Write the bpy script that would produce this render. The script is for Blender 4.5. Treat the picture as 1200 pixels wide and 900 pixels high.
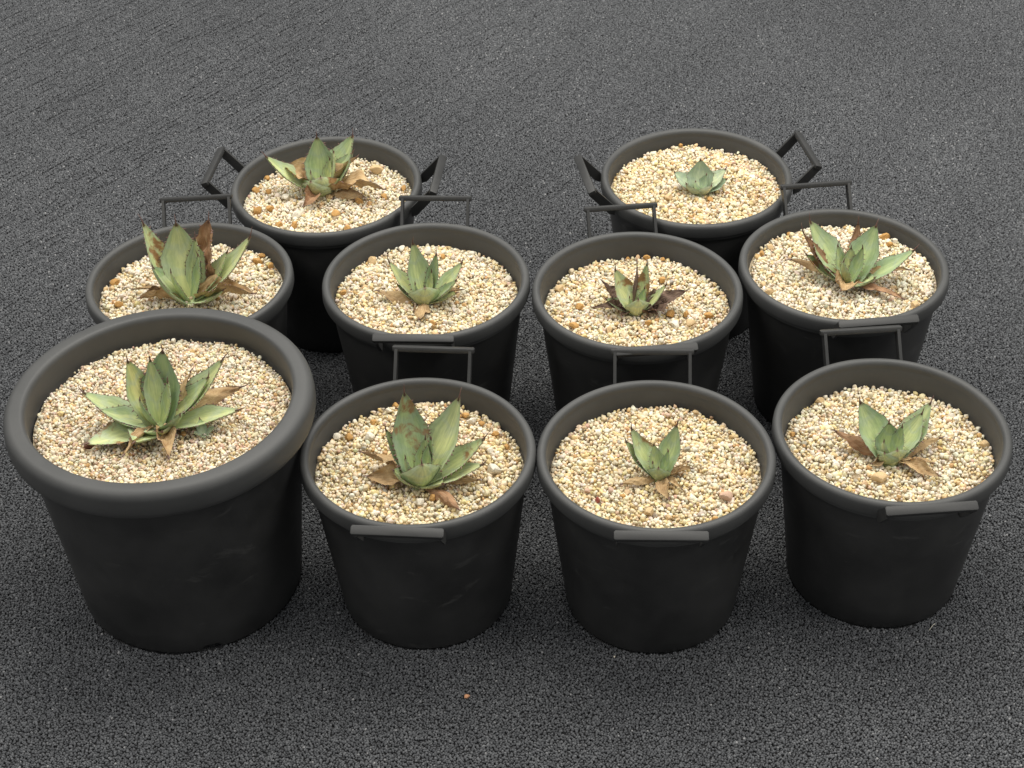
import bpy, math, random
import numpy as np
from mathutils import Vector, Matrix

random.seed(7)
rng = np.random.default_rng(11)
for o in list(bpy.data.objects):
    bpy.data.objects.remove(o)
scene = bpy.context.scene
C = scene.collection
R = math.radians

# ---------------------------------------------------------------- camera
PITCH, ROLL, CAM_H = R(38.22), R(1.668), 1.5211
cam_data = bpy.data.cameras.new("camera")
cam_data.sensor_width = 36
cam_data.lens = 1974.3 / 1200 * 36
cam_data.clip_end = 100
camera = bpy.data.objects.new("camera", cam_data)
C.objects.link(camera)
fwd = Vector((0, math.cos(PITCH), -math.sin(PITCH)))
upv = Vector((0, math.sin(PITCH), math.cos(PITCH)))
xr = Vector((1, 0, 0))
right = xr * math.cos(ROLL) - upv * math.sin(ROLL)
up = xr * math.sin(ROLL) + upv * math.cos(ROLL)
m = Matrix.Identity(4)
for r_ in range(3):
    m[r_][0], m[r_][1], m[r_][2] = right[r_], up[r_], -fwd[r_]
m.translation = (0, 0, CAM_H)
camera.matrix_world = m
scene.camera = camera

# ---------------------------------------------------------------- light: soft indoor ceiling lamps, some added to replace ambient light
world = bpy.data.worlds.new("World")
scene.world = world
world.use_nodes = True
bg = world.node_tree.nodes["Background"]
bg.inputs[0].default_value = (0.98, 0.99, 1.0, 1)
bg.inputs[1].default_value = 0.42


def area_lamp(name, loc, target, sx, sy, power, col):
    l = bpy.data.lights.new(name, 'AREA')
    l.shape = 'RECTANGLE'
    l.size, l.size_y = sx, sy
    l.energy = power
    l.color = col
    o = bpy.data.objects.new(name, l)
    C.objects.link(o)
    o.location = loc
    o.rotation_euler = (Vector(target) - Vector(loc)).to_track_quat('-Z', 'Y').to_euler()
    return o


area_lamp("unseen_ceiling_lamp", (0.25, 2.35, 2.75), (0.05, 1.8, 0), 2.2, 1.3, 70, (1.0, 0.965, 0.895))
area_lamp("unseen_ceiling_lamp", (-1.5, 0.9, 2.75), (-0.2, 1.6, 0), 1.4, 0.8, 20, (1.0, 0.96, 0.9))
for lx, ly in ((-2.1, 2.9), (2.2, 2.9), (2.1, 0.7), (0.0, 4.6)):  # extra panels, added in place of ambient light to darken low pot walls
    area_lamp("unseen_ceiling_lamp", (lx, ly, 2.75), (lx, ly, 0), 1.4, 0.9, 37, (1.0, 0.97, 0.92))
scene.view_settings.view_transform = 'Standard'
scene.view_settings.look = 'None'
scene.view_settings.exposure = 0
scene.view_settings.gamma = 1
scene.render.engine = 'CYCLES'


# ---------------------------------------------------------------- material helpers
def material(name):
    mt = bpy.data.materials.new(name)
    mt.use_nodes = True
    nt = mt.node_tree
    b = nt.nodes["Principled BSDF"]
    return mt, nt, b


def node(nt, kind, **kw):
    n = nt.nodes.new(kind)
    for k, v in kw.items():
        if k.startswith('_'):
            setattr(n, k[1:], v)
        else:
            n.inputs[k].default_value = v
    return n


def mix(nt, fac, a, b, mode='MIX'):
    n = nt.nodes.new('ShaderNodeMix')
    n.data_type = 'RGBA'
    n.blend_type = mode
    for idx, v in ((0, fac), (6, a), (7, b)):
        if hasattr(v, 'is_linked') or isinstance(v, bpy.types.NodeSocket):
            nt.links.new(v, n.inputs[idx])
        elif idx == 0:
            n.inputs[0].default_value = v
        else:
            n.inputs[idx].default_value = (*v, 1)
    return n.outputs[2]


def ramp(nt, src, stops):
    n = nt.nodes.new('ShaderNodeValToRGB')
    e = n.color_ramp.elements
    while len(e) < len(stops):
        e.new(0.5)
    for el, (p, c) in zip(e, stops):
        el.position = p
        el.color = (c, c, c, 1) if isinstance(c, (int, float)) else (*c, 1)
    nt.links.new(src, n.inputs[0])
    return n.outputs[0]


def noise(nt, vec, scale, detail=4, rough=0.55, dist=0.0):
    n = node(nt, 'ShaderNodeTexNoise', Scale=scale, Detail=detail, Roughness=rough, Distortion=dist)
    if vec is not None:
        nt.links.new(vec, n.inputs['Vector'])
    return n.outputs[0]


def math_node(nt, op, a, b=0.0, c=None, clamp=False):
    n = nt.nodes.new('ShaderNodeMath')
    n.operation = op
    n.use_clamp = clamp
    for i, v in enumerate((a, b) if c is None else (a, b, c)):
        if isinstance(v, bpy.types.NodeSocket):
            nt.links.new(v, n.inputs[i])
        else:
            n.inputs[i].default_value = v
    return n.outputs[0]


def bump(nt, b, height, strength, distance):
    n = node(nt, 'ShaderNodeBump', Strength=strength, Distance=distance)
    nt.links.new(height, n.inputs['Height'])
    nt.links.new(n.outputs[0], b.inputs['Normal'])


# black moulded plastic with dust and a few pale scuffs; `dust` is how much grey dust lies on it
def plastic(name, base, dust, scuff, rough):
    mt, nt, b = material(name)
    tc = nt.nodes.new('ShaderNodeTexCoord')
    info = nt.nodes.new('ShaderNodeObjectInfo')
    off = nt.nodes.new('ShaderNodeVectorMath')
    off.operation = 'MULTIPLY_ADD'
    nt.links.new(info.outputs['Random'], off.inputs[0])
    off.inputs[1].default_value = (7, 13, 5)
    nt.links.new(tc.outputs['Object'], off.inputs[2])
    v = off.outputs[0]
    cloud = ramp(nt, noise(nt, v, 9, 5, 0.6), [(0.35, 0.0), (0.75, 1.0)])
    fine = noise(nt, v, 160, 3, 0.6)
    sc = nt.nodes.new('ShaderNodeMapping')
    sc.inputs['Scale'].default_value = (1, 1, 2.4)
    sc.inputs['Rotation'].default_value = (0.5, 0.7, 0.2)
    nt.links.new(v, sc.inputs[0])
    scr = ramp(nt, noise(nt, sc.outputs[0], 15, 7, 0.66, 0.7), [(0.61, 0.0), (0.80, 1.0)])
    c1 = mix(nt, math_node(nt, 'MULTIPLY', cloud, dust), base, (0.155, 0.154, 0.148))
    c2 = mix(nt, math_node(nt, 'MULTIPLY', scr, scuff), c1, (0.2, 0.2, 0.19))
    nt.links.new(c2, b.inputs['Base Color'])
    rr = math_node(nt, 'MULTIPLY_ADD', cloud, 0.15, rough)
    nt.links.new(rr, b.inputs['Roughness'])
    b.inputs['Specular IOR Level'].default_value = 0.4
    bump(nt, b, fine, 0.12, 0.0006)
    return mt


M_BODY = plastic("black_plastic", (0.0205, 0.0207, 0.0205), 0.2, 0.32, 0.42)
M_RIM = plastic("black_plastic_rim", (0.049, 0.050, 0.049), 0.22, 0.10, 0.47)  # paler base than the body: dust plus light from above put into the colour
M_HANDLE = plastic("black_plastic_handle", (0.022, 0.0222, 0.0217), 0.15, 0.08, 0.45)


# agave leaf: attribute ld = (along, across, tone), attribute brown
def leaf_material(name, green, pale, edge):
    mt, nt, b = material(name)
    at = node(nt, 'ShaderNodeAttribute', _attribute_name='ld')
    br = node(nt, 'ShaderNodeAttribute', _attribute_name='brown').outputs['Fac']
    sep = nt.nodes.new('ShaderNodeSeparateXYZ')
    nt.links.new(at.outputs['Vector'], sep.inputs[0])
    t, x, tone = sep.outputs
    tc = nt.nodes.new('ShaderNodeTexCoord').outputs['Object']
    ax = math_node(nt, 'ABSOLUTE', x)
    # pale stripe down the middle, uneven
    st = math_node(nt, 'ADD', ax, math_node(nt, 'MULTIPLY_ADD', noise(nt, tc, 45, 3), 0.7, -0.35))
    stripe = ramp(nt, st, [(0.1, 1.0), (0.75, 0.0)])
    col = mix(nt, math_node(nt, 'MULTIPLY', stripe, 0.8), green, pale)
    # bud imprints: bands across the leaf, bent by the channel
    wv = math_node(nt, 'SINE', math_node(nt, 'ADD', math_node(nt, 'MULTIPLY', t, 21.0),
                   math_node(nt, 'ADD', math_node(nt, 'MULTIPLY', ax, -4.0), math_node(nt, 'MULTIPLY', noise(nt, tc, 60, 3), 6.0))))
    col = mix(nt, math_node(nt, 'MULTIPLY', ramp(nt, wv, [(0.3, 0.0), (1.0, 1.0)]), 0.5), col, edge)
    col = mix(nt, math_node(nt, 'MULTIPLY', ramp(nt, ax, [(0.6, 0.0), (0.97, 1.0)]), 0.55), col, edge)
    # darker streaks along the blade
    fib = nt.nodes.new('ShaderNodeCombineXYZ')
    nt.links.new(math_node(nt, 'MULTIPLY', x, 5.0), fib.inputs[0])
    nt.links.new(math_node(nt, 'MULTIPLY', t, 2.2), fib.inputs[1])
    nt.links.new(math_node(nt, 'MULTIPLY', tone, 40.0), fib.inputs[2])
    fs = ramp(nt, noise(nt, fib.outputs[0], 1.6, 6, 0.65), [(0.36, (0.70, 0.74, 0.72)), (0.62, (1.08, 1.06, 1.02))])
    col = mix(nt, 0.85, col, fs, 'MULTIPLY')
    # tone shift from leaf to leaf
    hs = nt.nodes.new('ShaderNodeHueSaturation')
    nt.links.new(col, hs.inputs['Color'])
    nt.links.new(math_node(nt, 'MULTIPLY_ADD', tone, -0.05, 0.52), hs.inputs['Hue'])
    nt.links.new(math_node(nt, 'MULTIPLY_ADD', tone, 0.28, 0.88), hs.inputs['Value'])
    col = hs.outputs[0]
    # brown scars: amount rises with attribute brown, patches with sharp borders
    pn = noise(nt, tc, 38, 6, 0.62, 0.4)
    patch = math_node(nt, 'ADD', pn, math_node(nt, 'MULTIPLY_ADD', br, 0.42, -0.30))
    pm = ramp(nt, patch, [(0.52, 0.0), (0.60, 1.0)])
    pm = math_node(nt, 'MULTIPLY', pm, ramp(nt, br, [(0.0, 0.0), (0.12, 1.0)]))
    bcol = mix(nt, noise(nt, tc, 90, 4), (0.13, 0.055, 0.02), (0.42, 0.24, 0.09))
    col = mix(nt, pm, col, bcol)
    # reddish dry tip and thin brown margin
    tip = ramp(nt, math_node(nt, 'MULTIPLY_ADD', noise(nt, tc, 120, 2), 0.12, t), [(0.88, 0.0), (0.96, 1.0)])
    col = mix(nt, tip, col, (0.16, 0.07, 0.045))
    mar = ramp(nt, math_node(nt, 'MULTIPLY_ADD', noise(nt, tc, 200, 2), 0.06, ax), [(0.985, 0.0), (1.01, 1.0)])
    col = mix(nt, math_node(nt, 'MULTIPLY', mar, 0.7), col, (0.13, 0.075, 0.045))
    col = mix(nt, math_node(nt, 'MULTIPLY', ramp(nt, noise(nt, tc, 22, 5, 0.65), [(0.42, 0.0), (0.68, 1.0)]), 0.16), col, (0.50, 0.56, 0.45))
    # chalky specks
    col = mix(nt, math_node(nt, 'MULTIPLY', ramp(nt, noise(nt, tc, 420, 3), [(0.6, 0.0), (0.8, 1.0)]), 0.35), col, (0.5, 0.5, 0.36))
    nt.links.new(col, b.inputs['Base Color'])
    b.inputs['Roughness'].default_value = 0.52
    b.inputs['Specular IOR Level'].default_value = 0.35
    b.inputs['Subsurface Weight'].default_value = 0.08
    b.inputs['Subsurface Radius'].default_value = (0.004, 0.006, 0.002)
    b.inputs['Subsurface Scale'].default_value = 0.4
    bump(nt, b, math_node(nt, 'ADD', noise(nt, tc, 150, 4), math_node(nt, 'MULTIPLY', wv, 0.12)), 0.35, 0.0012)
    return mt


M_GREEN = leaf_material("agave_leaf_green", (0.335, 0.425, 0.20), (0.545, 0.605, 0.28), (0.375, 0.455, 0.315))
M_YELLOW = leaf_material("agave_leaf_yellow", (0.36, 0.44, 0.18), (0.64, 0.63, 0.22), (0.375, 0.455, 0.315))
M_BLUE = leaf_material("agave_leaf_blue_green", (0.38, 0.465, 0.31), (0.55, 0.615, 0.40), (0.42, 0.495, 0.39))


def dry_material(name, a, bcol, c):
    mt, nt, b = material(name)
    at = node(nt, 'ShaderNodeAttribute', _attribute_name='ld')
    sep = nt.nodes.new('ShaderNodeSeparateXYZ')
    nt.links.new(at.outputs['Vector'], sep.inputs[0])
    t, x, tone = sep.outputs
    tc = nt.nodes.new('ShaderNodeTexCoord').outputs['Object']
    # fibres run along the leaf
    fib = nt.nodes.new('ShaderNodeCombineXYZ')
    nt.links.new(math_node(nt, 'MULTIPLY', x, 9.0), fib.inputs[0])
    nt.links.new(math_node(nt, 'MULTIPLY', t, 1.6), fib.inputs[1])
    nt.links.new(math_node(nt, 'MULTIPLY', tone, 30.0), fib.inputs[2])
    f = noise(nt, fib.outputs[0], 2.2, 5, 0.6)
    col = mix(nt, ramp(nt, noise(nt, tc, 50, 5, 0.6), [(0.38, 0.0), (0.62, 1.0)]), a, bcol)
    col = mix(nt, ramp(nt, f, [(0.45, 0.0), (0.7, 1.0)]), col, c)
    tip = ramp(nt, t, [(0.75, 0.0), (0.98, 1.0)])
    col = mix(nt, math_node(nt, 'MULTIPLY', tip, 0.7), col, (0.10, 0.05, 0.035))
    nt.links.new(col, b.inputs['Base Color'])
    b.inputs['Roughness'].default_value = 0.7
    b.inputs['Specular IOR Level'].default_value = 0.2
    bump(nt, b, math_node(nt, 'ADD', f, noise(nt, tc, 130, 4)), 0.6, 0.0015)
    return mt


M_DRY = dry_material("dry_leaf_tan", (0.50, 0.345, 0.17), (0.31, 0.185, 0.085), (0.60, 0.46, 0.27))
M_RUST = dry_material("dry_leaf_rust", (0.37, 0.20, 0.105), (0.24, 0.125, 0.065), (0.46, 0.32, 0.19))
M_DARKDRY = dry_material("dry_leaf_dark", (0.17, 0.105, 0.075), (0.09, 0.055, 0.045), (0.30, 0.22, 0.15))

M_SPINE, nt_, b_ = material("agave_spine")
b_.inputs['Roughness'].default_value = 0.5
nt_.links.new(ramp(nt_, noise(nt_, nt_.nodes.new('ShaderNodeTexCoord').outputs['Object'], 200), [(0.3, (0.07, 0.03, 0.025)), (0.7, (0.2, 0.11, 0.085))]), b_.inputs['Base Color'])


def stone_material(name):
    mt, nt, b = material(name)
    at = node(nt, 'ShaderNodeAttribute', _attribute_name='stone').outputs['Color']
    tc = nt.nodes.new('ShaderNodeTexCoord').outputs['Object']
    n1 = noise(nt, tc, 420, 4, 0.6)
    col = mix(nt, 1.0, at, ramp(nt, n1, [(0.25, (0.72, 0.66, 0.56)), (0.65, (1.1, 1.08, 1.04))]), 'MULTIPLY')
    nt.links.new(col, b.inputs['Base Color'])
    b.inputs['Roughness'].default_value = 0.72
    b.inputs['Specular IOR Level'].default_value = 0.3
    bump(nt, b, n1, 0.5, 0.001)
    return mt


M_STONE = stone_material("pumice_grit")

# ---------------------------------------------------------------- data: rosettes (x, y), leaves (azimuth, elevation, length mm, width mm, kind)
PLANTS = {
    1: ((-0.4154, 1.5319), [
        (177, 32, 105, 32, 'g'), (-173, 28, 77, 31, 'g'), (140, 66, 96, 32, 'y'), (98, 78, 89, 20, 'g'),
        (71, 68, 101, 39, 'g'), (24, 40, 122, 32, 'g'), (23, 38, 91, 29, 'g'), (-5, 14, 110, 32, 'g'),
        (-150, 8, 98, 32, 'h'), (-112, 18, 62, 34, 'g'), (-70, 30, 48, 32, 'g'), (-40, 42, 62, 28, 'g'),
        (-125, 2, 75, 15, 'd'), (-65, 2, 77, 26, 'd'), (28, 9, 115, 29, 'd'), (57, 38, 79, 20, 'd'),
    ]),
    2: ((-0.1110, 1.4837), [
        (113, 70, 126, 35, 'h'), (44, 56, 126, 36, 'g'), (145, 56, 86, 18, 'g'), (14, 34, 104, 28, 'h'),
        (-1, 22, 88, 28, 'g'), (-75, 77, 50, 38, 'g'), (60, 80, 62, 18, 'g'), (-160, 45, 46, 26, 'g'),
        (-35, 25, 40, 26, 'g'), (149, 14, 85, 30, 'd'), (173, 4, 68, 28, 'd'), (-47, 1, 79, 19, 'd'),
        (4, 6, 75, 16, 'd'),
    ]),
    3: ((0.1696, 1.4831), [
        (136, 54, 76, 25, 'h'), (53, 60, 74, 24, 'g'), (153, 46, 66, 21, 'g'), (114, 80, 46, 18, 'g'),
        (-100, 66, 32, 24, 'g'), (42, 46, 55, 13, 'h'), (-152, 3, 52, 13, 'd'), (-79, 1, 48, 20, 'd'),
        (-44, 2, 39, 8, 'd'), (20, 10, 43, 15, 'd'), (2, 3, 43, 11, 'd'),
    ]),
    4: ((0.4459, 1.5091), [
        (128, 50, 87, 40, 'g'), (36, 42, 93, 32, 'h'), (96, 78, 50, 30, 'g'), (38, 47, 75, 27, 'g'),
        (-75, 68, 32, 34, 'g'), (-130, 55, 32, 26, 'g'), (150, 18, 78, 22, 'd'), (-158, 3, 28, 16, 'd'),
        (13, 6, 76, 16, 'd'), (-34, 1, 69, 19, 'd'), (-22, 2, 54, 11, 'd'),
    ]),
    5: ((-0.4330, 1.8718), [
        (157, 64, 136, 34, 'h'), (101, 74, 119, 46, 'g'), (54, 75, 96, 24, 'g'), (56, 58, 123, 38, 'b'),
        (14, 44, 138, 31, 'g'), (25, 46, 94, 27, 'g'), (-168, 58, 80, 42, 'g'), (-18, 28, 66, 32, 'g'),
        (-3, 11, 101, 38, 'd'), (-168, 4, 71, 29, 'd'), (174, 9, 84, 19, 'd'),
    ]),
    6: ((-0.1141, 1.8524), [
        (117, 70, 93, 26, 'g'), (36, 76, 79, 20, 'g'), (19, 44, 83, 25, 'g'), (153, 48, 81, 20, 'g'),
        (152, 38, 52, 20, 'g'), (-5, 42, 64, 19, 'g'), (-85, 70, 40, 34, 'g'), (-2, 18, 50, 21, 'g'),
        (164, 34, 48, 19, 'g'), (161, 9, 70, 27, 'd'), (-94, 1, 53, 25, 'd'), (21, 8, 57, 15, 'd'),
    ]),
    7: ((0.1679, 1.8191), [
        (142, 62, 74, 28, 'h'), (53, 70, 77, 17, 'h'), (11, 44, 61, 17, 'g'), (166, 24, 49, 19, 'g'),
        (-85, 68, 38, 26, 'g'), (149, 34, 67, 20, 'b'), (169, 9, 62, 16, 'd'), (8, 22, 79, 25, 'b'),
        (104, 62, 72, 7, 'd'), (10, 12, 60, 16, 'd'), (-153, 2, 25, 13, 'd'), (-23, 2, 31, 15, 'd'),
    ]),
    8: ((0.4563, 1.8543), [
        (138, 46, 109, 37, 'g'), (45, 56, 94, 36, 'g'), (-1, 34, 107, 30, 'g'), (79, 76, 52, 19, 'g'),
        (129, 62, 59, 19, 'g'), (-35, 32, 44, 28, 'g'), (72, 52, 91, 15, 'b'), (158, 47, 108, 14, 'b'),
        (168, 34, 78, 25, 'h'), (164, 11, 91, 16, 'd'), (-125, 20, 52, 40, 'd'), (-50, 3, 87, 16, 'd'),
        (-1, 3, 89, 16, 'd'),
    ]),
    9: ((-0.2723, 2.1410), [
        (171, 38, 108, 32, 'g'), (99, 72, 92, 36, 'g'), (38, 50, 105, 45, 'g'), (20, 78, 72, 24, 'g'),
        (31, 44, 81, 34, 'g'), (-80, 68, 44, 44, 'h'), (-125, 55, 42, 40, 'g'), (162, 22, 76, 41, 'd'),
        (30, 38, 79, 24, 'd'), (-21, 12, 112, 45, 'd'), (-122, 2, 56, 30, 'd'), (-62, 3, 34, 16, 'd'),
        (-27, 4, 77, 24, 'd'),
    ]),
    10: ((0.2825, 2.1020), [
        (93, 74, 51, 34, 'u'), (151, 32, 52, 30, 'u'), (25, 36, 55, 29, 'u'), (9, 24, 47, 29, 'u'),
        (-147, 43, 39, 25, 'u'), (-46, 45, 30, 25, 'u'),
    ]),
}
PEBBLES = {
    1: [
        (-76, -58, 8, 'm'), (-122, 5, 5, 'y'), (-8, 145, 5, 'w'), (140, 50, 4, 't'), (21, 140, 4, 'w'),
    ],
    2: [
        (-33, 117, 6, 'o'), (-59, 86, 6, 'o'), (-87, 57, 8, 'o'), (-62, 54, 9, 'w'), (-107, 64, 7, 'w'), (47, 86, 6, 'o'),
        (55, 89, 6, 'o'), (63, 79, 7, 'w'), (26, 114, 5, 'w'), (-40, 104, 6, 'w'), (91, 55, 6, 'o'), (89, -14, 13, 'w'),
        (85, 19, 6, 'w'), (18, -63, 6, 'o'), (3, -68, 7, 'w'), (105, 28, 6, 'o'), (75, 76, 5, 'o'), (84, 72, 5, 't'),
        (-67, 32, 5, 'g'),
    ],
    3: [
        (-71, -49, 5, 'r'), (-14, -76, 9, 't'), (8, -84, 6, 't'), (-42, -47, 4, 'o'), (61, -90, 5, 'o'), (-30, -102, 4, 'w'),
        (41, 33, 6, 'g'), (-83, -34, 6, 'p'), (-102, 64, 5, 'w'), (78, -52, 10, 'p'), (-45, -94, 5, 't'), (58, 103, 5, 't'),
    ],
    4: [
        (119, 7, 8, 't'), (32, -96, 7, 'y'), (-69, 98, 7, 't'), (-47, -4, 5, 't'), (-111, 32, 5, 'o'), (-60, -69, 6, 'y'),
        (-23, -59, 11, 't'), (-78, -45, 6, 'w'), (-44, -44, 6, 'w'), (56, 37, 7, 'w'),
    ],
    5: [
        (-116, 33, 10, 'o'), (-95, -26, 7, 'o'), (88, 81, 6, 'o'), (84, 68, 9, 'o'), (103, 56, 7, 'o'), (-112, 15, 6, 't'),
        (-123, 11, 5, 't'),
    ],
    6: [
        (21, 87, 6, 'o'), (-78, 87, 9, 't'), (61, 98, 6, 'w'), (112, 37, 7, 'w'), (-114, 8, 7, 'o'), (-103, -48, 6, 'o'),
        (-58, 61, 5, 'w'), (-39, 115, 7, 'w'), (9, -70, 6, 'o'), (0, 106, 9, 'w'), (-21, -56, 5, 't'),
    ],
    7: [
        (23, 117, 6, 'o'), (45, 109, 5, 'o'), (-3, 121, 4, 'o'), (39, 60, 7, 'o'), (-102, 51, 10, 't'), (-77, 3, 8, 'o'),
        (-107, -25, 7, 't'), (-86, -42, 8, 'o'), (-74, -64, 6, 'y'), (-40, -51, 7, 't'), (12, -42, 7, 'o'), (43, -21, 9, 'o'),
        (64, -24, 6, 'o'), (95, -24, 8, 'o'), (48, -46, 9, 'w'), (67, -45, 9, 't'), (112, 26, 5, 'y'),
    ],
    8: [
        (79, 92, 10, 'o'), (77, 67, 7, 'o'), (-105, -39, 8, 't'), (-110, -18, 6, 't'), (-102, 54, 6, 'o'), (-57, 107, 5, 'o'),
        (-56, -71, 8, 'w'), (-46, -81, 6, 'w'), (-88, 73, 7, 't'), (85, -76, 10, 't'), (93, 84, 6, 'w'),
    ],
    9: [
        (-115, 36, 9, 'o'), (-90, 24, 7, 'o'), (-105, 74, 7, 'o'), (-84, -22, 8, 'o'), (-101, -32, 10, 'o'), (-66, -66, 8, 'o'),
        (-44, -67, 8, 'o'), (15, -45, 9, 'o'), (46, -10, 10, 'o'), (68, 80, 12, 't'), (84, -1, 7, 'o'), (34, -79, 7, 'o'),
        (-42, -42, 10, 'w'), (-62, 3, 9, 'w'), (111, 24, 7, 'o'),
    ],
    10: [
        (16, -37, 7, 'o'), (-43, -30, 9, 't'), (-11, 121, 5, 'o'), (51, 110, 5, 'w'), (-23, -1, 6, 'w'), (64, 66, 5, 'p'),
    ],
}

# pot: centre, handle axis azimuth from +y (None = no handles)
POTS = {
    1: ((-0.4148, 1.5556), None), 2: ((-0.1138, 1.5189), -5.8), 3: ((0.1665, 1.5007), -3.1),
    4: ((0.4494, 1.5317), 3.1), 5: ((-0.4333, 1.8929), 3.2), 6: ((-0.1120, 1.8743), -3.8),
    7: ((0.1701, 1.8362), 3.8), 8: ((0.4524, 1.8805), 4.6), 9: ((-0.2634, 2.1252), 82.7), 10: ((0.2784, 2.1178), 98.9)}
POT_LABEL = {
    1: "largest black pot with thick rolled rim and no handles",
    2: "black handled pot of the agave with two tall thorn-tipped leaves, beside the largest pot",
    3: "black handled pot of the small agave with horn-like leaves and curled tan skirts",
    4: "black handled pot of the agave with two broad leaves opened in a V",
    5: "black handled pot close behind the largest pot, its agave has an upright rust leaf",
    6: "black handled pot of the compact grey-green agave with many short leaves",
    7: "black handled pot of the small agave among dark shrivelled leaves and ochre pebbles",
    8: "black handled pot of the bright yellow-green agave ringed by brown leaves",
    9: "black pot with handles at its sides, its agave stretches one long leaf sideways",
    10: "black pot with handles at its sides holding the tiny blue-green agave"}
GRAVEL_LABEL = {
    1: "fine cream grit filling the largest, handleless pot",
    2: "golden cream gravel around the agave with two tall thorn-tipped leaves",
    3: "golden gravel around the small agave with curled tan dead leaves",
    4: "cream and tan gravel around the agave with broad leaves in a V",
    5: "whitish gravel around the agave with an upright rust-brown leaf",
    6: "cream gravel around the compact grey-green agave with short leaves",
    7: "cream gravel dotted with ochre pebbles around the agave with dark shrivelled leaves",
    8: "white gravel around the bright yellow-green agave with brown outer leaves",
    9: "white gravel with ochre pebbles around the agave with a long sideways leaf",
    10: "golden gravel around the tiny blue-green agave without dead leaves"}
AGAVE_LABEL = {
    1: "wide pale green agave rosette in fine grit of the largest pot",
    2: "agave with two tall thorn-tipped leaves, one scarred brown, tan dead leaves below",
    3: "small agave with two horn-like leaves above curled tan dead leaves",
    4: "agave with two broad green leaves opened in a V over dry straw leaves",
    5: "tall agave with one upright rust-brown leaf and tan dead leaf beside it",
    6: "compact grey-green agave rosette of many short upturned leaves",
    7: "small agave with brown leaf tips among dark shrivelled dead leaves",
    8: "bright yellow-green agave with spiny leaves and brown dead outer leaves",
    9: "agave stretching one long leaf sideways, its front leaf brown-tipped",
    10: "tiny blue-green agave with a few short leaves and no dead ones"}
HP, RP, RBASE = 0.2327, 0.140, 0.106
HB, RB_, RBB = 0.2977, 0.1815, 0.138


def mesh_object(name, verts, faces, mats, parent=None, smooth=True, sharp=None, loc=None):
    me = bpy.data.meshes.new(name)
    me.from_pydata([tuple(map(float, v)) for v in verts], [], faces)
    for mt in (mats if isinstance(mats, (list, tuple)) else [mats]):
        me.materials.append(mt)
    if smooth:
        me.polygons.foreach_set('use_smooth', [True] * len(me.polygons))
    me.update()
    if sharp:
        me.set_sharp_from_angle(angle=R(sharp))
    o = bpy.data.objects.new(name, me)
    C.objects.link(o)
    if parent:
        o.parent = parent
    if loc is not None:
        o.location = loc
    return o


def thing(name, label, cat, loc, group=None, rz=0.0):
    o = bpy.data.objects.new(name, None)
    o.empty_display_size = 0.05
    C.objects.link(o)
    o.location = loc
    o.rotation_euler = (0, 0, rz)
    o['label'], o['category'] = label, cat
    if group:
        o['group'] = group
    return o


# ---------------------------------------------------------------- the carpet
M_CARPET, nt, b = material("charcoal_carpet")
tc = nt.nodes.new('ShaderNodeTexCoord').outputs['Object']
n1 = noise(nt, tc, 330, 3, 0.6)
col = ramp(nt, n1, [(0.3, (0.05, 0.05, 0.052)), (0.7, (0.11, 0.11, 0.113))])
nt.links.new(col, b.inputs['Base Color'])
b.inputs['Roughness'].default_value = 0.95
b.inputs['Specular IOR Level'].default_value = 0.1
bump(nt, b, n1, 1.0, 0.004)
carpet = mesh_object("carpet", [(-6, -3, -0.004), (6, -3, -0.004), (6, 9, -0.004), (-6, 9, -0.004)], [(0, 1, 2, 3)], M_CARPET, smooth=False)
carpet['kind'] = "structure"
carpet['label'] = "charcoal loop-pile carpet the pots stand on"

# pile: short leaning yarn tufts in slanting rows
M_PILE, nt, b = material("carpet_yarn")
tone = node(nt, 'ShaderNodeAttribute', _attribute_name='tone', _attribute_type='INSTANCER').outputs['Fac']
nt.links.new(ramp(nt, tone, [(0.0, (0.052, 0.0540, 0.0575)), (0.45, (0.096, 0.0995, 0.105)), (0.85, (0.160, 0.1645, 0.171)), (1.0, (0.30, 0.30, 0.30))]), b.inputs['Base Color'])
b.inputs['Roughness'].default_value = 0.85
b.inputs['Specular IOR Level'].default_value = 0.25
SP = 0.0026
row_dir = R(52)
ca, sa = math.cos(row_dir), math.sin(row_dir)
gu = np.arange(-4.2, 4.2, SP * 0.92)
gv = np.arange(-4.2, 4.2, SP * 1.08)
U, V = np.meshgrid(gu, gv)
rowid = np.repeat(np.arange(len(gv))[:, None], len(gu), 1)
X = U * ca - V * sa
Y = 2.3 + U * sa + V * ca
keep = (X > -1.5) & (X < 1.5) & (Y > 1.0) & (Y < 3.75) & (np.abs(X) < 0.27 * Y + 0.47)
X, Y, rid = X[keep], Y[keep], rowid[keep]
npt = len(X)
row_p = rng.uniform(0, 50, len(gv))
seg = np.floor(U[keep] / 0.07 + row_p[rid // 2]).astype(np.int64)
table = rng.random(200003)
rnd = table[((rid // 2) * 7919 + seg * 104729) % 200003]
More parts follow.
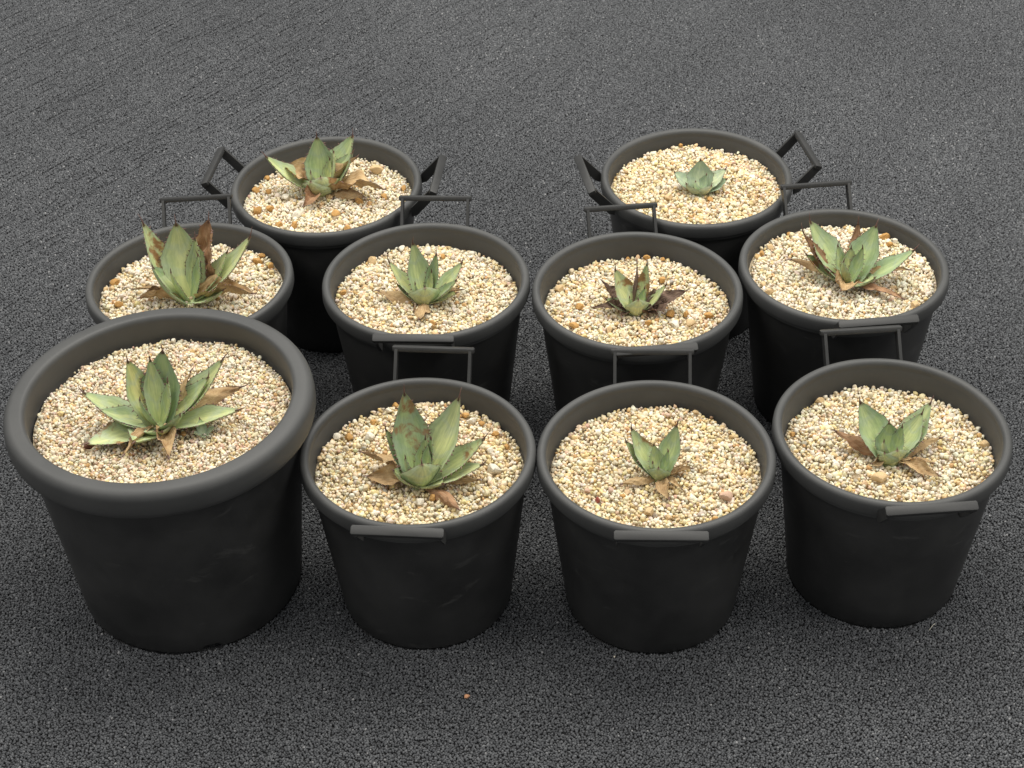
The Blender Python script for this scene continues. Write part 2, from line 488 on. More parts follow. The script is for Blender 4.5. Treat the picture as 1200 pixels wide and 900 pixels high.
# short stretches of some rows sit lower than their neighbours, more so towards the far left
row_fade = 0.15 + 1.0 * np.clip((Y - 1.5) / 1.0, 0, 1) * np.clip((0.6 - X) / 1.0, 0, 1)
low = np.clip(rnd - 0.62, 0, 1) * 3.2 * row_fade
big = np.sin(X * 5.1 + 1.3) * np.sin(Y * 4.3 + 0.4) * 0.5 + np.sin(X * 11 + Y * 7) * 0.25 + np.sin(X * 23 - Y * 17 + 2) * 0.2
X = X + rng.normal(0, SP * 0.3, npt)
Y = Y + rng.normal(0, SP * 0.3, npt)
Z = rng.normal(-0.001, 0.00035, npt) - 0.0014 * low
for k, ((cx, cy), _a) in POTS.items():                       # pots press the pile flat
    rb = RBB if k == 1 else RBASE
    Z[(X - cx) ** 2 + (Y - cy) ** 2 < (rb - 0.001) ** 2] = -0.006
tn = np.clip(rng.beta(2.6, 3.2, npt) - 0.10 * low + 0.10 * big, 0, 1)
tn[rng.random(npt) < 0.002] = 1.0
rot = np.stack([rng.normal(0, 0.5, npt), rng.normal(0, 0.5, npt), rng.uniform(0, 6.28, npt)], 1)
scl = rng.uniform(0.75, 1.3, npt)
me = bpy.data.meshes.new("carpet_pile")
me.vertices.add(npt)
me.vertices.foreach_set('co', np.stack([X, Y, Z], 1).astype(np.float32).ravel())
for nm, ty, key, dat in (('tone', 'FLOAT', 'value', tn), ('rot', 'FLOAT_VECTOR', 'vector', rot), ('scl', 'FLOAT', 'value', scl)):
    at = me.attributes.new(nm, ty, 'POINT')
    at.data.foreach_set(key, dat.astype(np.float32).ravel())
me.materials.append(M_PILE)
pile = bpy.data.objects.new("carpet_pile", me)
C.objects.link(pile)
pile['kind'] = "stuff"
pile['label'] = "short charcoal yarn loops of the carpet"
pile['category'] = "carpet pile"
ng = bpy.data.node_groups.new("pile", 'GeometryNodeTree')
ng.interface.new_socket("Geometry", in_out='INPUT', socket_type='NodeSocketGeometry')
ng.interface.new_socket("Geometry", in_out='OUTPUT', socket_type='NodeSocketGeometry')
gi, go = ng.nodes.new('NodeGroupInput'), ng.nodes.new('NodeGroupOutput')
ico = ng.nodes.new('GeometryNodeMeshIcoSphere')
ico.inputs['Radius'].default_value = 1.0
ico.inputs['Subdivisions'].default_value = 2
tr = ng.nodes.new('GeometryNodeTransform')
tr.inputs['Scale'].default_value = (0.0013, 0.0014, 0.0017)
sm = ng.nodes.new('GeometryNodeSetShadeSmooth')
mt_ = ng.nodes.new('GeometryNodeSetMaterial')
mt_.inputs['Material'].default_value = M_PILE
iop = ng.nodes.new('GeometryNodeInstanceOnPoints')
a1 = ng.nodes.new('GeometryNodeInputNamedAttribute')
a1.data_type = 'FLOAT_VECTOR'
a1.inputs['Name'].default_value = 'rot'
a2 = ng.nodes.new('GeometryNodeInputNamedAttribute')
a2.data_type = 'FLOAT'
a2.inputs['Name'].default_value = 'scl'
e2r = ng.nodes.new('FunctionNodeEulerToRotation')
L_ = ng.links.new
L_(ico.outputs[0], tr.inputs[0]); L_(tr.outputs[0], sm.inputs[0]); L_(sm.outputs[0], mt_.inputs[0]); L_(mt_.outputs[0], iop.inputs['Instance'])
L_(gi.outputs[0], iop.inputs['Points']); L_(a1.outputs[0], e2r.inputs[0]); L_(e2r.outputs[0], iop.inputs['Rotation'])
L_(a2.outputs[0], iop.inputs['Scale']); L_(iop.outputs[0], go.inputs[0])
pile.modifiers.new("pile", 'NODES').node_group = ng


# ---------------------------------------------------------------- pots
def smoothstep(a, b_, v):
    v = min(max((v - a) / (b_ - a), 0), 1)
    return v * v * (3 - 2 * v)


def lathe(name, prof, n, mt, parent, arcs=None, closed=False, notch=None, sharp=35, inner=None):
    verts, faces = [], []
    arcs = arcs or [(0, 2 * math.pi)]
    np_ = len(prof)
    for a0, a1_ in arcs:
        full = abs(a1_ - a0 - 2 * math.pi) < 1e-6
        seg = max(3, int(n * (a1_ - a0) / (2 * math.pi)))
        base = len(verts)
        cnt = seg if full else seg + 1
        for i in range(cnt):
            th = a0 + (a1_ - a0) * i / seg
            for j, (r, z) in enumerate(prof):
                rr, zz = r * (1 + 0.0028 * math.cos(2 * th + 0.7) + 0.0014 * math.cos(3 * th + 2.0) + 0.0007 * math.cos(7 * th)), z
                if notch and z < 0.006:
                    d = abs((th - notch + math.pi) % (2 * math.pi) - math.pi)
                    if d < 0.085:
                        zz = z + 0.0065
                verts.append((rr * math.cos(th), rr * math.sin(th), zz))
        for i in range(seg):
            i2 = (i + 1) % cnt if full else i + 1
            for j in range(np_ if closed else np_ - 1):
                j2 = (j + 1) % np_
                faces.append((base + i * np_ + j, base + i2 * np_ + j, base + i2 * np_ + j2, base + i * np_ + j2))
        if not full and closed:
            faces.append(tuple(base + j for j in range(np_))[::-1] if False else tuple(base + j for j in range(np_ - 1, -1, -1)))
            faces.append(tuple(base + seg * np_ + j for j in range(np_)))
    o = mesh_object(name, verts, faces, mt, parent, True, sharp)
    if inner is not None:
        q = np_ - 1
        o.data.polygons.foreach_set('material_index', [1 if (i % q) >= inner else 0 for i in range(len(o.data.polygons))])
    return o


def box_bevel(name, cx, cy, cz, sx, sy, sz, tilt, mt, parent, bev=0.0016):
    # a bar along x with rounded long edges, tilted about x
    prof = []
    hy, hz = sy / 2, sz / 2
    for (qy, qz, a0) in ((hy - bev, hz - bev, 0), (-hy + bev, hz - bev, 90), (-hy + bev, -hz + bev, 180), (hy - bev, -hz + bev, 270)):
        for k in range(3):
            a = R(a0 + 45 * k)
            prof.append((qy + bev * math.cos(a), qz + bev * math.sin(a)))
    verts, faces = [], []
    c, s = math.cos(tilt), math.sin(tilt)
    n = len(prof)
    for x, k in ((-sx / 2, 0.78), (-sx / 2 + bev, 1), (sx / 2 - bev, 1), (sx / 2, 0.78)):
        for y, z in prof:
            y2, z2 = y * k, z * k
            verts.append((cx + x, cy + y2 * c - z2 * s, cz + y2 * s + z2 * c))
    for i in range(3):
        for j in range(n):
            faces.append((i * n + j, i * n + (j + 1) % n, (i + 1) * n + (j + 1) % n, (i + 1) * n + j))
    faces.append(tuple(range(n)))
    faces.append(tuple(3 * n + j for j in range(n - 1, -1, -1)))
    return mesh_object(name, verts, faces, mt, parent, True, 30)


def plate(name, pts, x0, x1, mt, parent):
    n = len(pts)
    verts = [(x0, y, z) for y, z in pts] + [(x1, y, z) for y, z in pts]
    faces = [tuple(range(n)), tuple(range(2 * n - 1, n - 1, -1))] + [(j, n + j, n + (j + 1) % n, (j + 1) % n) for j in range(n)]
    return mesh_object(name, verts, faces, mt, parent, False)


def arc_pts(cy, cz, ry, rz, a0, a1_, k):
    return [(cy + ry * math.cos(R(a0 + (a1_ - a0) * i / k)), cz + rz * math.sin(R(a0 + (a1_ - a0) * i / k))) for i in range(k + 1)]


def handled_pot():
    root = thing("plant_pot", "", "plant pot", (0, 0, 0))
    H = HP
    top_out, top_in = 0.1325, 0.1290
    prof = [(0.02, 0.004), (RBASE - 0.006, 0.004), (RBASE - 0.005, 0.0), (RBASE - 0.0015, 0.0008), (RBASE, 0.004)]
    for k in range(1, 9):
        z = 0.004 + (H - 0.008) * k / 8
        prof.append((RBASE + (top_out - RBASE) * k / 8, z))
    prof += [(top_out - 0.0008, H - 0.0032), (top_in + 0.0006, H - 0.0032), (top_in, H - 0.0042)]
    for z in (H - 0.02, H - 0.045, H - 0.09):
        prof.append((top_in - (H - z) * 0.12, z))
    prof.append((0.02, H - 0.1))
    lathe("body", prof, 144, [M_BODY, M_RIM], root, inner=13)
    lip = [(0.1282, H - 0.026), (0.1279, H - 0.006)] + arc_pts(0.1338, H - 0.0065, 0.0059, 0.0062, 170, 10, 8) + \
          [(0.1400, H - 0.010), (0.1401, H - 0.0165), (0.1392, H - 0.0195), (0.1370, H - 0.0206), (0.1352, H - 0.0206), (0.1350, H - 0.0262), (0.1330, H - 0.0262)]
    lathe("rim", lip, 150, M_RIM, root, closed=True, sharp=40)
    for s in (1, -1):
        hd = bpy.data.objects.new("handle", None)
        hd.empty_display_size = 0.02
        C.objects.link(hd)
        hd.parent = root
        hd.rotation_euler = (0, 0, 0 if s > 0 else math.pi)
        box_bevel("grip", 0, 0.1665, H + 0.0205, 0.103, 0.0118, 0.0068, R(-24), M_HANDLE, hd)
        for q in (-1, 1):
            x0 = q * 0.0465
            plate("leg", [(0.1330, H - 0.0220), (0.1415, H - 0.0190), (0.1708, H + 0.0150), (0.1610, H + 0.0235), (0.1330, H - 0.0075)], x0 - 0.0019, x0 + 0.0019, M_HANDLE, hd)
    return root


def big_pot():
    root = thing("plant_pot", "", "plant pot", (0, 0, 0))
    H = HB
    prof = [(0.02, 0.005), (RBB - 0.009, 0.005), (RBB - 0.007, 0.0), (RBB - 0.002, 0.001), (RBB, 0.005)]
    tr_ = 0.1655
    for k in range(1, 9):
        prof.append((RBB + (tr_ - RBB) * k / 8, 0.005 + (H - 0.02) * k / 8))
    prof += [(tr_ - 0.006, H - 0.014), (0.1552, H - 0.02), (0.1542, H - 0.05), (0.150, H - 0.09), (0.02, H - 0.1)]
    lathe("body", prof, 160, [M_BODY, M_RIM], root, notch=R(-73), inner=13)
    lip = [(0.1545, H - 0.033), (0.1548, H - 0.010)] + arc_pts(0.1615, H - 0.008, 0.0066, 0.0080, 168, 90, 6) + arc_pts(0.1690, H - 0.0125, 0.0118, 0.0122, 84, 0, 8) + \
          [(0.1815, H - 0.0180), (0.1813, H - 0.0270), (0.1800, H - 0.0335), (0.1782, H - 0.0355), (0.1735, H - 0.0355), (0.1650, H - 0.0350)]
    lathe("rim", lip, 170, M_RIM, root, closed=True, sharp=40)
    return root


def copy_tree(o, parent=None):
    c = o.copy()
    C.objects.link(c)
    if parent:
        c.parent = parent
    for ch in list(o.children):
        copy_tree(ch, c)
    return c


proto = handled_pot()
first = True
for k, ((cx, cy), az) in POTS.items():
    if az is None:
        pot = big_pot()
    else:
        pot = proto if first else copy_tree(proto)
        first = False
        pot['group'] = "handled black pots"
        pot.rotation_euler = (0, 0, R(az))
    pot.location = (cx, cy, 0)
    pot['label'] = POT_LABEL[k]

# ---------------------------------------------------------------- gravel
STONE = {'w': (0.80, 0.76, 0.66), 'c': (0.79, 0.70, 0.50), 'y': (0.76, 0.61, 0.31), 't': (0.66, 0.49, 0.28), 'o': (0.53, 0.31, 0.11),
         'p': (0.60, 0.42, 0.32), 'g': (0.42, 0.40, 0.34), 'r': (0.28, 0.07, 0.05), 'm': (0.14, 0.06, 0.04), 'b': (0.30, 0.18, 0.09)}
WEIGHT = {'white': dict(w=.56, c=.28, y=.06, t=.055, o=.015, p=.015, g=.02), 'gold': dict(w=.27, c=.42, y=.18, t=.075, o=.02, p=.02, g=.015, b=.005),
          'pink': dict(w=.42, c=.30, y=.06, t=.08, o=.01, p=.10, g=.03),
          'mid': dict(w=.40, c=.36, y=.11, t=.075, o=.02, p=.015, g=.02)}
GRAVEL = {1: ('pink', 0.0041), 2: ('gold', 0.0048), 3: ('gold', 0.0049), 4: ('mid', 0.0048), 5: ('white', 0.0049),
          6: ('mid', 0.0048), 7: ('mid', 0.0048), 8: ('white', 0.0049), 9: ('white', 0.0049), 10: ('gold', 0.0050)}


def ico(sub):
    t = (1 + 5 ** 0.5) / 2
    v = [(-1, t, 0), (1, t, 0), (-1, -t, 0), (1, -t, 0), (0, -1, t), (0, 1, t), (0, -1, -t), (0, 1, -t), (t, 0, -1), (t, 0, 1), (-t, 0, -1), (-t, 0, 1)]
    f = [(0, 11, 5), (0, 5, 1), (0, 1, 7), (0, 7, 10), (0, 10, 11), (1, 5, 9), (5, 11, 4), (11, 10, 2), (10, 7, 6), (7, 1, 8), (3, 9, 4), (3, 4, 2), (3, 2, 6), (3, 6, 8), (3, 8, 9), (4, 9, 5), (2, 4, 11), (6, 2, 10), (8, 6, 7), (9, 8, 1)]
    v = [np.array(q) / np.linalg.norm(q) for q in v]
    for _ in range(sub):
        cache, nf = {}, []

        def mid(a, b2):
            key = (min(a, b2), max(a, b2))
            if key not in cache:
                q = v[a] + v[b2]
                v.append(q / np.linalg.norm(q))
                cache[key] = len(v) - 1
            return cache[key]
        for a, b2, c in f:
            ab, bc, ac = mid(a, b2), mid(b2, c), mid(a, c)
            nf += [(a, ab, ac), (b2, bc, ab), (c, ac, bc), (ab, bc, ac)]
        f = nf
    return np.array(v), np.array(f)


IV, IF = ico(1)
IF0 = ico(0)[1]
SHAPES = []
for _ in range(14):                       # angular grains: a ball cut by a few random planes
    v = IV * np.array([1.0, rng.uniform(0.66, 0.92), rng.uniform(0.52, 0.78)])
    for _c in range(9):
        nn = rng.normal(0, 1, 3)
        nn /= np.linalg.norm(nn)
        dcut = rng.uniform(0.38, 0.68)
        ex = np.clip(v @ nn - dcut, 0, None)
        v = v - ex[:, None] * nn * 0.97
    v = v / np.abs(v).max() * (1 + rng.normal(0, 0.06, (len(v), 1)))
    SHAPES.append(v)


def rand_rot(n):
    q = rng.normal(0, 1, (n, 4))
    q /= np.linalg.norm(q, axis=1)[:, None]
    w, x, y, z = q.T
    return np.stack([np.stack([1 - 2 * (y * y + z * z), 2 * (x * y - z * w), 2 * (x * z + y * w)], 1),
                     np.stack([2 * (x * y + z * w), 1 - 2 * (x * x + z * z), 2 * (y * z - x * w)], 1),
                     np.stack([2 * (x * z - y * w), 2 * (y * z + x * w), 1 - 2 * (x * x + y * y)], 1)], 1)


def mound(x, y, rg, k):
    r2 = (x * x + y * y) / rg ** 2
    return 0.0045 * (1 - r2) + 0.0022 * np.sin(x * 41 + k * 2.1) * np.sin(y * 37 + k) + 0.0015 * np.sin(x * 90 + y * 70 + k * 5)


LEVEL = {1: 0.2655, 2: 0.2055, 3: 0.2035, 4: 0.198, 5: 0.2055, 6: 0.204, 7: 0.200, 8: 0.214, 9: 0.2035, 10: 0.2095}   # top of the grains at the wall
BED = {k: v - 0.0062 for k, v in LEVEL.items()}


def make_gravel(k):
    (cx, cy), az = POTS[k]
    pal, s = GRAVEL[k]
    wall = 0.1520 if k == 1 else 0.1252
    pts = []
    for layer, (dz, occ, sc) in enumerate(((0.0000, 1.0, 1.0), (0.0029, 0.80, 0.97), (0.0052, 0.16, 0.9))):
        gx = np.arange(-wall, wall, s)
        gy = np.arange(-wall, wall, s * 0.87)
        A, B = np.meshgrid(gx, gy)
        A = A + (np.arange(len(gy)) % 2)[:, None] * s / 2 + layer * s * 0.4
        B = B + layer * s * 0.3
        A, B = A.ravel(), B.ravel()
        A = A + rng.normal(0, s * 0.2, len(A))
        B = B + rng.normal(0, s * 0.2, len(A))
        rad = s * np.clip(rng.lognormal(-0.70, 0.28, len(A)), 0.32, 1.0) * sc
        rr = np.hypot(A, B)
        ok = (rng.random(len(A)) < occ) & (rr + rad * 0.9 < wall)
        A, B, rad = A[ok], B[ok], rad[ok]
        pts.append(np.stack([A, B, BED[k] + 0.001 + dz * s / 0.0064 + mound(A, B, wall, k) + rng.normal(0, 0.0005, len(A)), rad, np.full(len(A), layer)], 1))
    P = np.concatenate(pts)
    # leave room for the large pebbles
    for (px, py, pr, _c) in PEBBLES[k]:
        hit = (np.hypot(P[:, 0] - px / 1000, P[:, 1] - py / 1000) < pr / 1000 * 0.8) & (P[:, 2] > BED[k] + 0.003)
        P = P[~hit]
    keys = list(WEIGHT[pal])
    w = np.array([WEIGHT[pal][q] for q in keys])
    Vs, Fs, Cs, off0 = [], [], [], 0
    for low_layer in (True, False):                                  # the buried layer gets plainer grains
        Q = P[P[:, 4] == 0] if low_layer else P[P[:, 4] > 0]
        sh = np.stack(SHAPES)[:, :12] if low_layer else np.stack(SHAPES)
        fc = IF0 if low_layer else IF
        n = len(Q)
        base = sh[rng.integers(0, len(SHAPES), n)]
        vv = np.einsum('nij,nvj->nvi', rand_rot(n), base) * Q[:, 3][:, None, None] * 1.12 + Q[:, None, :3]
        nv = base.shape[1]
        Fs.append((fc[None] + (np.arange(n) * nv)[:, None, None]).reshape(-1, 3) + off0)
        Vs.append(vv.reshape(-1, 3))
        off0 += n * nv
        pick = rng.choice(len(keys), n, p=w / w.sum())
        cols = (np.array([STONE[q] for q in keys])[pick] * 0.86 + np.array([0.76, 0.69, 0.53]) * 0.14) * np.clip(rng.normal(0.97, 0.08, (n, 1)), 0.65, 1.12)
        Cs.append(np.repeat(np.clip(cols * rng.normal(1, 0.03, (n, 3)), 0, 0.86), nv, 0))
    V_, F_, VC = np.concatenate(Vs), np.concatenate(Fs), np.concatenate(Cs)
    # the bed underneath
    nr, na = 14, 72
    bv, bf = [(0, 0, BED[k] - 0.002 + float(mound(np.float64(0), np.float64(0), wall, k)))], []
    for i in range(1, nr + 1):
        for j in range(na):
            th = 2 * math.pi * j / na
            r = (wall + 0.0008) * i / nr
            x, y = r * math.cos(th), r * math.sin(th)
            bv.append((x, y, BED[k] - 0.002 + float(mound(x, y, wall, k))))
    for j in range(na):
        bf.append((0, 1 + j, 1 + (j + 1) % na))
        for i in range(nr - 1):
            a, b2 = 1 + i * na + j, 1 + i * na + (j + 1) % na
            bf += [(a, a + na, b2 + na), (a, b2 + na, b2)]
    off = len(V_.reshape(-1, 3))
    allv = np.concatenate([V_.reshape(-1, 3), np.array(bv)])
    allf = np.concatenate([F_, np.array(bf) + off])
    VC = np.concatenate([VC, np.tile(np.array([[0.68, 0.58, 0.42]]), (len(bv), 1))])
    me = bpy.data.meshes.new("gravel")
    me.vertices.add(len(allv))
    me.vertices.foreach_set('co', allv.astype(np.float32).ravel())
    me.loops.add(allf.size)
    me.loops.foreach_set('vertex_index', allf.astype(np.int32).ravel())
    me.polygons.add(len(allf))
    me.polygons.foreach_set('loop_start', np.arange(0, allf.size, 3, dtype=np.int32))
    at = me.attributes.new('stone', 'FLOAT_COLOR', 'POINT')
    at.data.foreach_set('color', np.concatenate([VC, np.ones((len(VC), 1))], 1).astype(np.float32).ravel())
    me.materials.append(M_STONE)
    me.update(calc_edges=True)
    me.validate()
    o = bpy.data.objects.new("gravel", me)
    C.objects.link(o)
    o.location = (cx, cy, 0)
    o['kind'] = "stuff"
    o['label'] = GRAVEL_LABEL[k]
    o['category'] = "gravel"
    return o


PV, PF = ico(2)
PEB = {}


def pebble_mesh(colour, shape):
    key = (colour, shape)
    if key not in PEB:
        r2 = np.random.default_rng(100 + shape)
        v = PV * np.array([1.0, r2.uniform(0.75, 0.95), r2.uniform(0.55, 0.72)])
        for _c in range(11):
            nn = r2.normal(0, 1, 3)
            nn /= np.linalg.norm(nn)
            ex = np.clip(v @ nn - r2.uniform(0.42, 0.7), 0, None)
            v = v - ex[:, None] * nn * 0.92
        v = v * (1 + r2.normal(0, 0.02, (len(v), 1)))
        me = bpy.data.meshes.new("pebble")
        me.from_pydata([tuple(map(float, q)) for q in v], [], [tuple(map(int, q)) for q in PF])
        me.polygons.foreach_set('use_smooth', [True] * len(me.polygons))
        me.set_sharp_from_angle(angle=R(28))
        at = me.attributes.new('stone', 'FLOAT_COLOR', 'POINT')
        c = np.tile(np.array([*STONE[colour], 1.0]), (len(v), 1))
        at.data.foreach_set('color', c.astype(np.float32).ravel())
        me.materials.append(M_STONE)
        PEB[key] = me
    return PEB[key]


for k in POTS:
    g = make_gravel(k)
    (cx, cy), az = POTS[k]
    wall = 0.1515 if k == 1 else 0.1246
    for (px, py, pr, c) in PEBBLES[k]:
        x, y, r = px / 1000, py / 1000, pr / 1000 * 0.95
        rr, th = math.hypot(x, y), math.atan2(y, x)
        lim = wall - r
        if rr > lim:
            x, y = x * lim / rr, y * lim / rr
        o = bpy.data.objects.new("pebble", pebble_mesh(c, random.randrange(4)))
        C.objects.link(o)
        o.parent = g
        o.location = (x, y, BED[k] + 0.0052 + float(mound(x, y, wall, k)) + r * 0.12)
        o.scale = (r, r, r)
        o.rotation_euler = (random.gauss(0, 0.25), random.gauss(0, 0.25), random.uniform(0, 6.28))

# ---------------------------------------------------------------- agaves


def leaf_parts(parent, az, el, length, width, kind, base_r, z0, tone, brown):
    dry = kind == 'd'
    rl = random.Random(int(round(az) * 7919 + round(length * 1e4) * 31 + ord(kind)))
    a, e = R(az), R(el)
    d = Vector((math.cos(a) * math.cos(e), math.sin(a) * math.cos(e), math.sin(e)))
    s = Vector((-math.sin(a), math.cos(a), 0))
    n = s.cross(d) * -1
    if n.z < 0 or (abs(n.z) < 1e-6):
        n = -n
    n = d.cross(s)
    if n.z < 0:
        n = -n
    start = Vector((math.cos(a) * base_r, math.sin(a) * base_r, z0))
    NL, NW = (34, 9)
    tmax = 0.9 if not dry else 0.93
    if dry:
        bow, chan = rl.uniform(0.03, 0.10), rl.uniform(0.5, 1.2) * rl.choice((1, 1, -0.8))
        twist, thick = rl.uniform(-1.3, 1.3), 0.035
        sway = rl.uniform(-0.2, 0.2)
    else:
        bow, chan = -0.085 + 0.05 * (el < 30), rl.uniform(0.28, 0.48)
        twist, thick = rl.uniform(-0.15, 0.15), 0.22
        sway = rl.uniform(-0.04, 0.04)
    if kind == 'b':
        chan, twist, thick = rl.uniform(0.4, 0.7), rl.uniform(-0.4, 0.4), 0.05
    ph = rl.uniform(0, 6.28)
    teeth_n = max(5, int(length / 0.0095))
    rows = []

    def centre(t):
        return start + d * length * t + n * length * bow * math.sin(math.pi * min(t, 1)) + s * length * sway * math.sin(math.pi * t * 0.5) ** 2

    def half(t):
        u = t / tmax
        base_w = 0.74 if not dry else 0.5
        if u < 0.55:
            q = u / 0.55
            w = base_w + (1 - base_w) * math.sin(q * math.pi / 2) ** 1.2
        else:
            q = (u - 0.55) / 0.45
            w = (1 - q ** 1.5) * (1 - 0.16 * math.sin(math.pi * q))
        if not dry:
            w *= 1 - 0.055 * abs(math.sin(teeth_n * math.pi * u + ph))
        return max(w, 0.0) * width / 2

    def frame(t):
        tw = twist * t
        return s * math.cos(tw) + n * math.sin(tw), n * math.cos(tw) - s * math.sin(tw)

    verts, ld = [], []

    def surf(t, x):
        c = centre(t)
        w = half(t)
        ss, nn = frame(t)
        lift = chan * w * (abs(x) ** 1.6)
        if dry or kind == 'b':
            lift += w * 0.34 * math.sin(t * 9 + ph + x * 2.0) * abs(x) + w * 0.13 * math.sin(t * 23 + ph * 2 + x * 5) + w * 0.07 * math.sin(t * 41 + ph * 3 - x * 7)
        return c + ss * (w * x) + nn * lift, nn, w
    for i in range(NL + 1):
        t = tmax * i / NL
        for j in range(NW):
            x = -1 + 2 * j / (NW - 1)
            p, nn, w = surf(t, x)
            verts.append(p)
            ld.append((t, x, tone))
        for j in range(NW - 2, 0, -1):
            x = -1 + 2 * j / (NW - 1)
            p, nn, w = surf(t, x)
            th = thick * (width / 2) * (1 - x * x) * (1.0 - 0.75 * t) + 0.0004
            verts.append(p - nn * th)
            ld.append((t, x, tone))
    ring = NW + NW - 2
    faces = []
    for i in range(NL):
        for j in range(ring):
            j2 = (j + 1) % ring
            faces.append((i * ring + j, i * ring + j2, (i + 1) * ring + j2, (i + 1) * ring + j))
    faces.append(tuple(range(ring - 1, -1, -1)))
    faces.append(tuple(NL * ring + j for j in range(ring)))
    if kind == 'd':
        mt = rl.choice((M_DRY, M_DRY, M_DRY, M_RUST)) if DRY_STYLE != 'dark' else rl.choice((M_DARKDRY, M_DARKDRY, M_DRY))
    elif kind == 'b':
        mt = M_RUST if DRY_STYLE != 'dark' else M_DARKDRY
    else:
        mt = {'y': M_YELLOW, 'u': M_BLUE}.get(kind, LEAF_MAT)
    lf = mesh_object("dead_leaf" if kind in 'db' else "leaf", verts, faces, mt, parent, True, 70)
    at = lf.data.attributes.new('ld', 'FLOAT_VECTOR', 'POINT')
    at.data.foreach_set('vector', np.array(ld, dtype=np.float32).ravel())
    at = lf.data.attributes.new('brown', 'FLOAT', 'POINT')
    bt = np.array([brown * (0.35 + 0.65 * (1 - min(abs(q[0] - 0.6) / 0.6, 1))) for q in ld], dtype=np.float32)
    at.data.foreach_set('value', bt)
    # terminal spine
    sv, sf = [], []
    t0 = tmax - 0.05
    r0 = max(0.0011, half(t0) * 0.34)
    steps = [(t0, r0), (tmax, max(0.0009, r0 * 0.55)), (tmax + (1 - tmax) * 0.5, 0.0006), (1.0, 0.00012)]
    hook = rl.uniform(-0.012, 0.02)
    for q, (t, rad) in enumerate(steps):
        c = centre(t) + n * length * hook * max(0, q - 1) ** 1.5 + n * 0.0003
        for j in range(6):
            an = math.pi * 2 * j / 6
            sv.append(c + s * math.cos(an) * rad + n * math.sin(an) * rad)
    for i in range(3):
        for j in range(6):
            sf.append((i * 6 + j, i * 6 + (j + 1) % 6, (i + 1) * 6 + (j + 1) % 6, (i + 1) * 6 + j))
    sf.append(tuple(range(5, -1, -1)))
    sf.append(tuple(18 + j for j in range(6)))
    mesh_object("spine", sv, sf, M_SPINE, lf, True)
    # hooked teeth on both margins
    if length > 0.04:
        tv, tf = [], []
        cnt = max(5, int(length / 0.0095))
        for side in (-1, 1):
            for i in range(cnt):
                t = 0.16 + (0.66) * (i + rl.uniform(0.1, 0.9)) / cnt
                p, nn, w = surf(t, side)
                p2, _, _ = surf(t + 0.022, side)
                ss, _ = frame(t)
                out = ss * side
                ln = 0.0034 * rl.uniform(0.6, 1.4)
                inn = p - out * 0.0005
                k0 = len(tv)
                tv += [inn, p2 - out * 0.0005, (p + p2) / 2 + nn * 0.0005, (p + p2) / 2 - nn * 0.0005, (p + p2) / 2 + out * ln + d * rl.uniform(-0.001, 0.0012)]
                tf += [(k0, k0 + 2, k0 + 4), (k0 + 2, k0 + 1, k0 + 4), (k0 + 1, k0 + 3, k0 + 4), (k0 + 3, k0, k0 + 4)]
        te = mesh_object("teeth", tv, tf, M_SPINE, lf, False)
        te['kind'] = "stuff"
    return lf


for k, ((bx, by), leaves) in PLANTS.items():
    z0 = LEVEL[k] + 0.0005
    root = thing("agave", AGAVE_LABEL[k], "agave", (bx, by, 0), "potted agaves")
    LEAF_MAT = M_GREEN
    DRY_STYLE = 'dark' if k == 7 else 'tan'
    rk = random.Random(k)
    wmean = np.mean([l[3] for l in leaves if l[4] not in 'db']) / 1000
    # the short stem the leaves stand on
    stem_r = wmean * 0.42
    sv, sf = [], []
    prof = [(0.55, -0.008), (0.9, -0.002), (0.8, 0.002), (0.45, 0.004), (0.05, 0.004)]
    for r, z in prof:
        for j in range(14):
            an = 2 * math.pi * j / 14
            sv.append((stem_r * r * math.cos(an), stem_r * r * math.sin(an), z0 + z))
    for i in range(4):
        for j in range(14):
            sf.append((i * 14 + j, i * 14 + (j + 1) % 14, (i + 1) * 14 + (j + 1) % 14, (i + 1) * 14 + j))
    st = mesh_object("stem", sv, sf, M_GREEN, root, True)
    for nm, ty, key, val in (('ld', 'FLOAT_VECTOR', 'vector', [0.2, 0.2, 0.3] * len(sv)), ('brown', 'FLOAT', 'value', [0.0] * len(sv))):
        at = st.data.attributes.new(nm, ty, 'POINT')
        at.data.foreach_set(key, np.array(val, dtype=np.float32))
    lmax = max(l[2] for l in leaves if l[4] not in 'db')
    bud = [(35, 83, lmax * 0.52, wmean * 560, 'u' if k == 10 else 'g'), (-150, 84, lmax * 0.42, wmean * 520, 'u' if k == 10 else 'g')]
    for (az, el, ln, wd, kd) in list(leaves) + bud:
        base_r = stem_r * (0.75 if kd == 'd' else 0.9 if kd == 'b' else (0.25 + 0.5 * math.cos(R(el))))
        zz = z0 + (0.0060 if kd == 'd' else 0.004)
        # the length in the table runs from the rosette's middle to the spine tip
        hx = max(ln / 1000 * math.cos(R(el)) - base_r, ln / 1000 * 0.25)
        hz = ln / 1000 * math.sin(R(el)) - (zz - z0) + 0.003
        el2 = math.degrees(math.atan2(hz, hx))
        l2 = math.hypot(hx, hz)
        brown = {'h': 0.85, 'b': 1.0}.get(kd, rk.choice((0, 0, 0, 0.12)))
        leaf_parts(root, az, max(el2, 3.5) if kd == 'd' else el2, l2, wd / 1000 * (0.85 if kd == 'd' else 1.2 if k in (3, 4, 10) else 1.33), kd, base_r, zz, rk.random(), brown)

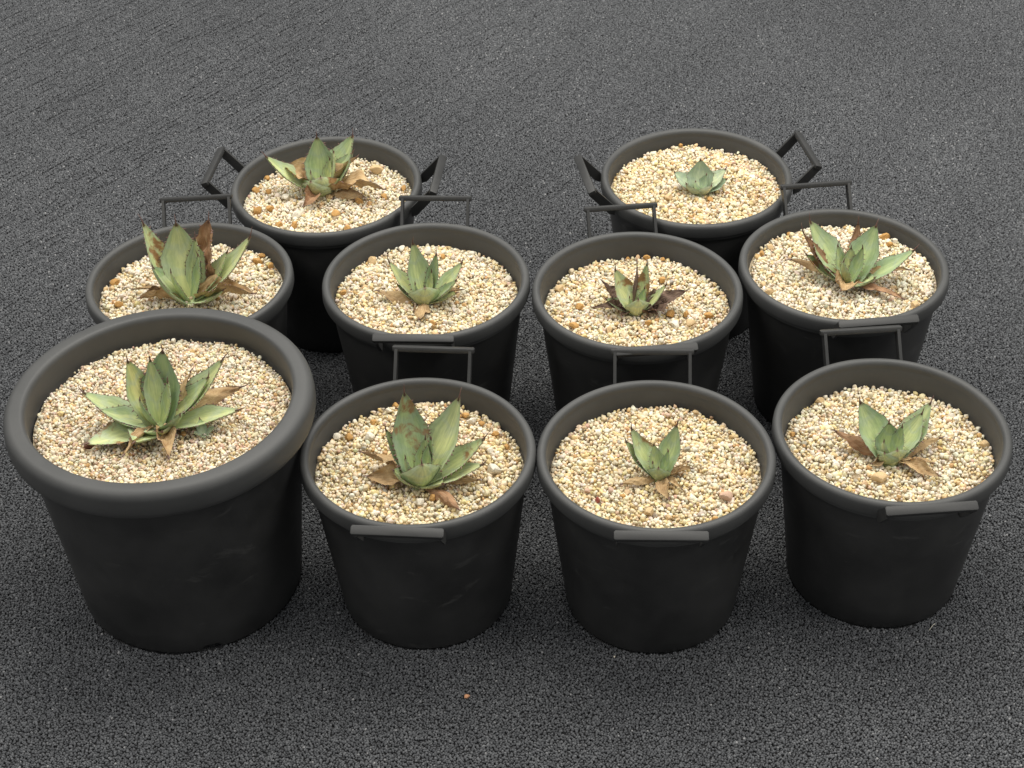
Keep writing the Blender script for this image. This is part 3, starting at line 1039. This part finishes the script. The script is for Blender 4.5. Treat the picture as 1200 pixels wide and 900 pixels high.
# the pup beside the wide rosette in the largest pot
pup = thing("agave_pup", "tiny blue-green agave pup sprouting beside the wide rosette in the largest pot", "agave", (-0.3615, 1.5120, 0))
LEAF_MAT, DRY_STYLE = M_BLUE, 'tan'
for (az, el, ln, wd) in ((105, 60, 21, 13), (10, 40, 20, 11), (-60, 30, 17, 11), (-150, 45, 16, 10)):
    leaf_parts(pup, az, el, ln / 1000, wd / 1000, 'u', 0.001, LEVEL[1] + 0.003, 0.5, 0.0)

# ---------------------------------------------------------------- crumbs and lint on the carpet


def crumb(name, label, cat, loc, r, colour, shape=1):
    me = pebble_mesh(colour, shape)
    o = bpy.data.objects.new(name, me)
    C.objects.link(o)
    o.location = loc
    o.scale = (r, r, r)
    o.rotation_euler = (0.2, 0.1, 1.0)
    o['label'], o['category'] = label, cat
    return o


STONE['k'] = (0.62, 0.33, 0.19)
crumb("crumb", "pinkish orange crumb lying alone on the carpet in front of the pots", "crumb", (-0.0642, 1.3349, 0.0030), 0.0042, 'k')
crumb("grit_speck", "pale grit speck on the carpet by the foot of the golden gravel pot", "grit", (0.1140, 1.3914, 0.0025), 0.0018, 'w', 2)


def lint(label, pts):
    v, f = [], []
    rad = 0.0005
    for (x, y, z) in pts:
        for j in range(5):
            an = 2 * math.pi * j / 5
            v.append((x + 0.0, y + rad * math.cos(an), z + rad * math.sin(an)))
    for i in range(len(pts) - 1):
        for j in range(5):
            f.append((i * 5 + j, i * 5 + (j + 1) % 5, i * 5 + 5 + (j + 1) % 5, i * 5 + 5 + j))
    f += [tuple(range(5)), tuple(len(v) - 5 + j for j in range(5))]
    o = mesh_object("lint", v, f, M_LINT, None, True)
    o['label'], o['category'] = label, "lint"


M_LINT, nt, b = material("pale_lint")
nt.links.new(ramp(nt, noise(nt, None, 300), [(0.3, (0.5, 0.47, 0.38)), (0.7, (0.66, 0.62, 0.5))]), b.inputs['Base Color'])
b.inputs['Roughness'].default_value = 0.9
lint("thin pale strand of lint on the carpet beside the V-leaved agave's pot", [(0.500, 1.420, 0.0015), (0.503, 1.4235, 0.003), (0.507, 1.428, 0.003), (0.510, 1.431, 0.0015)])
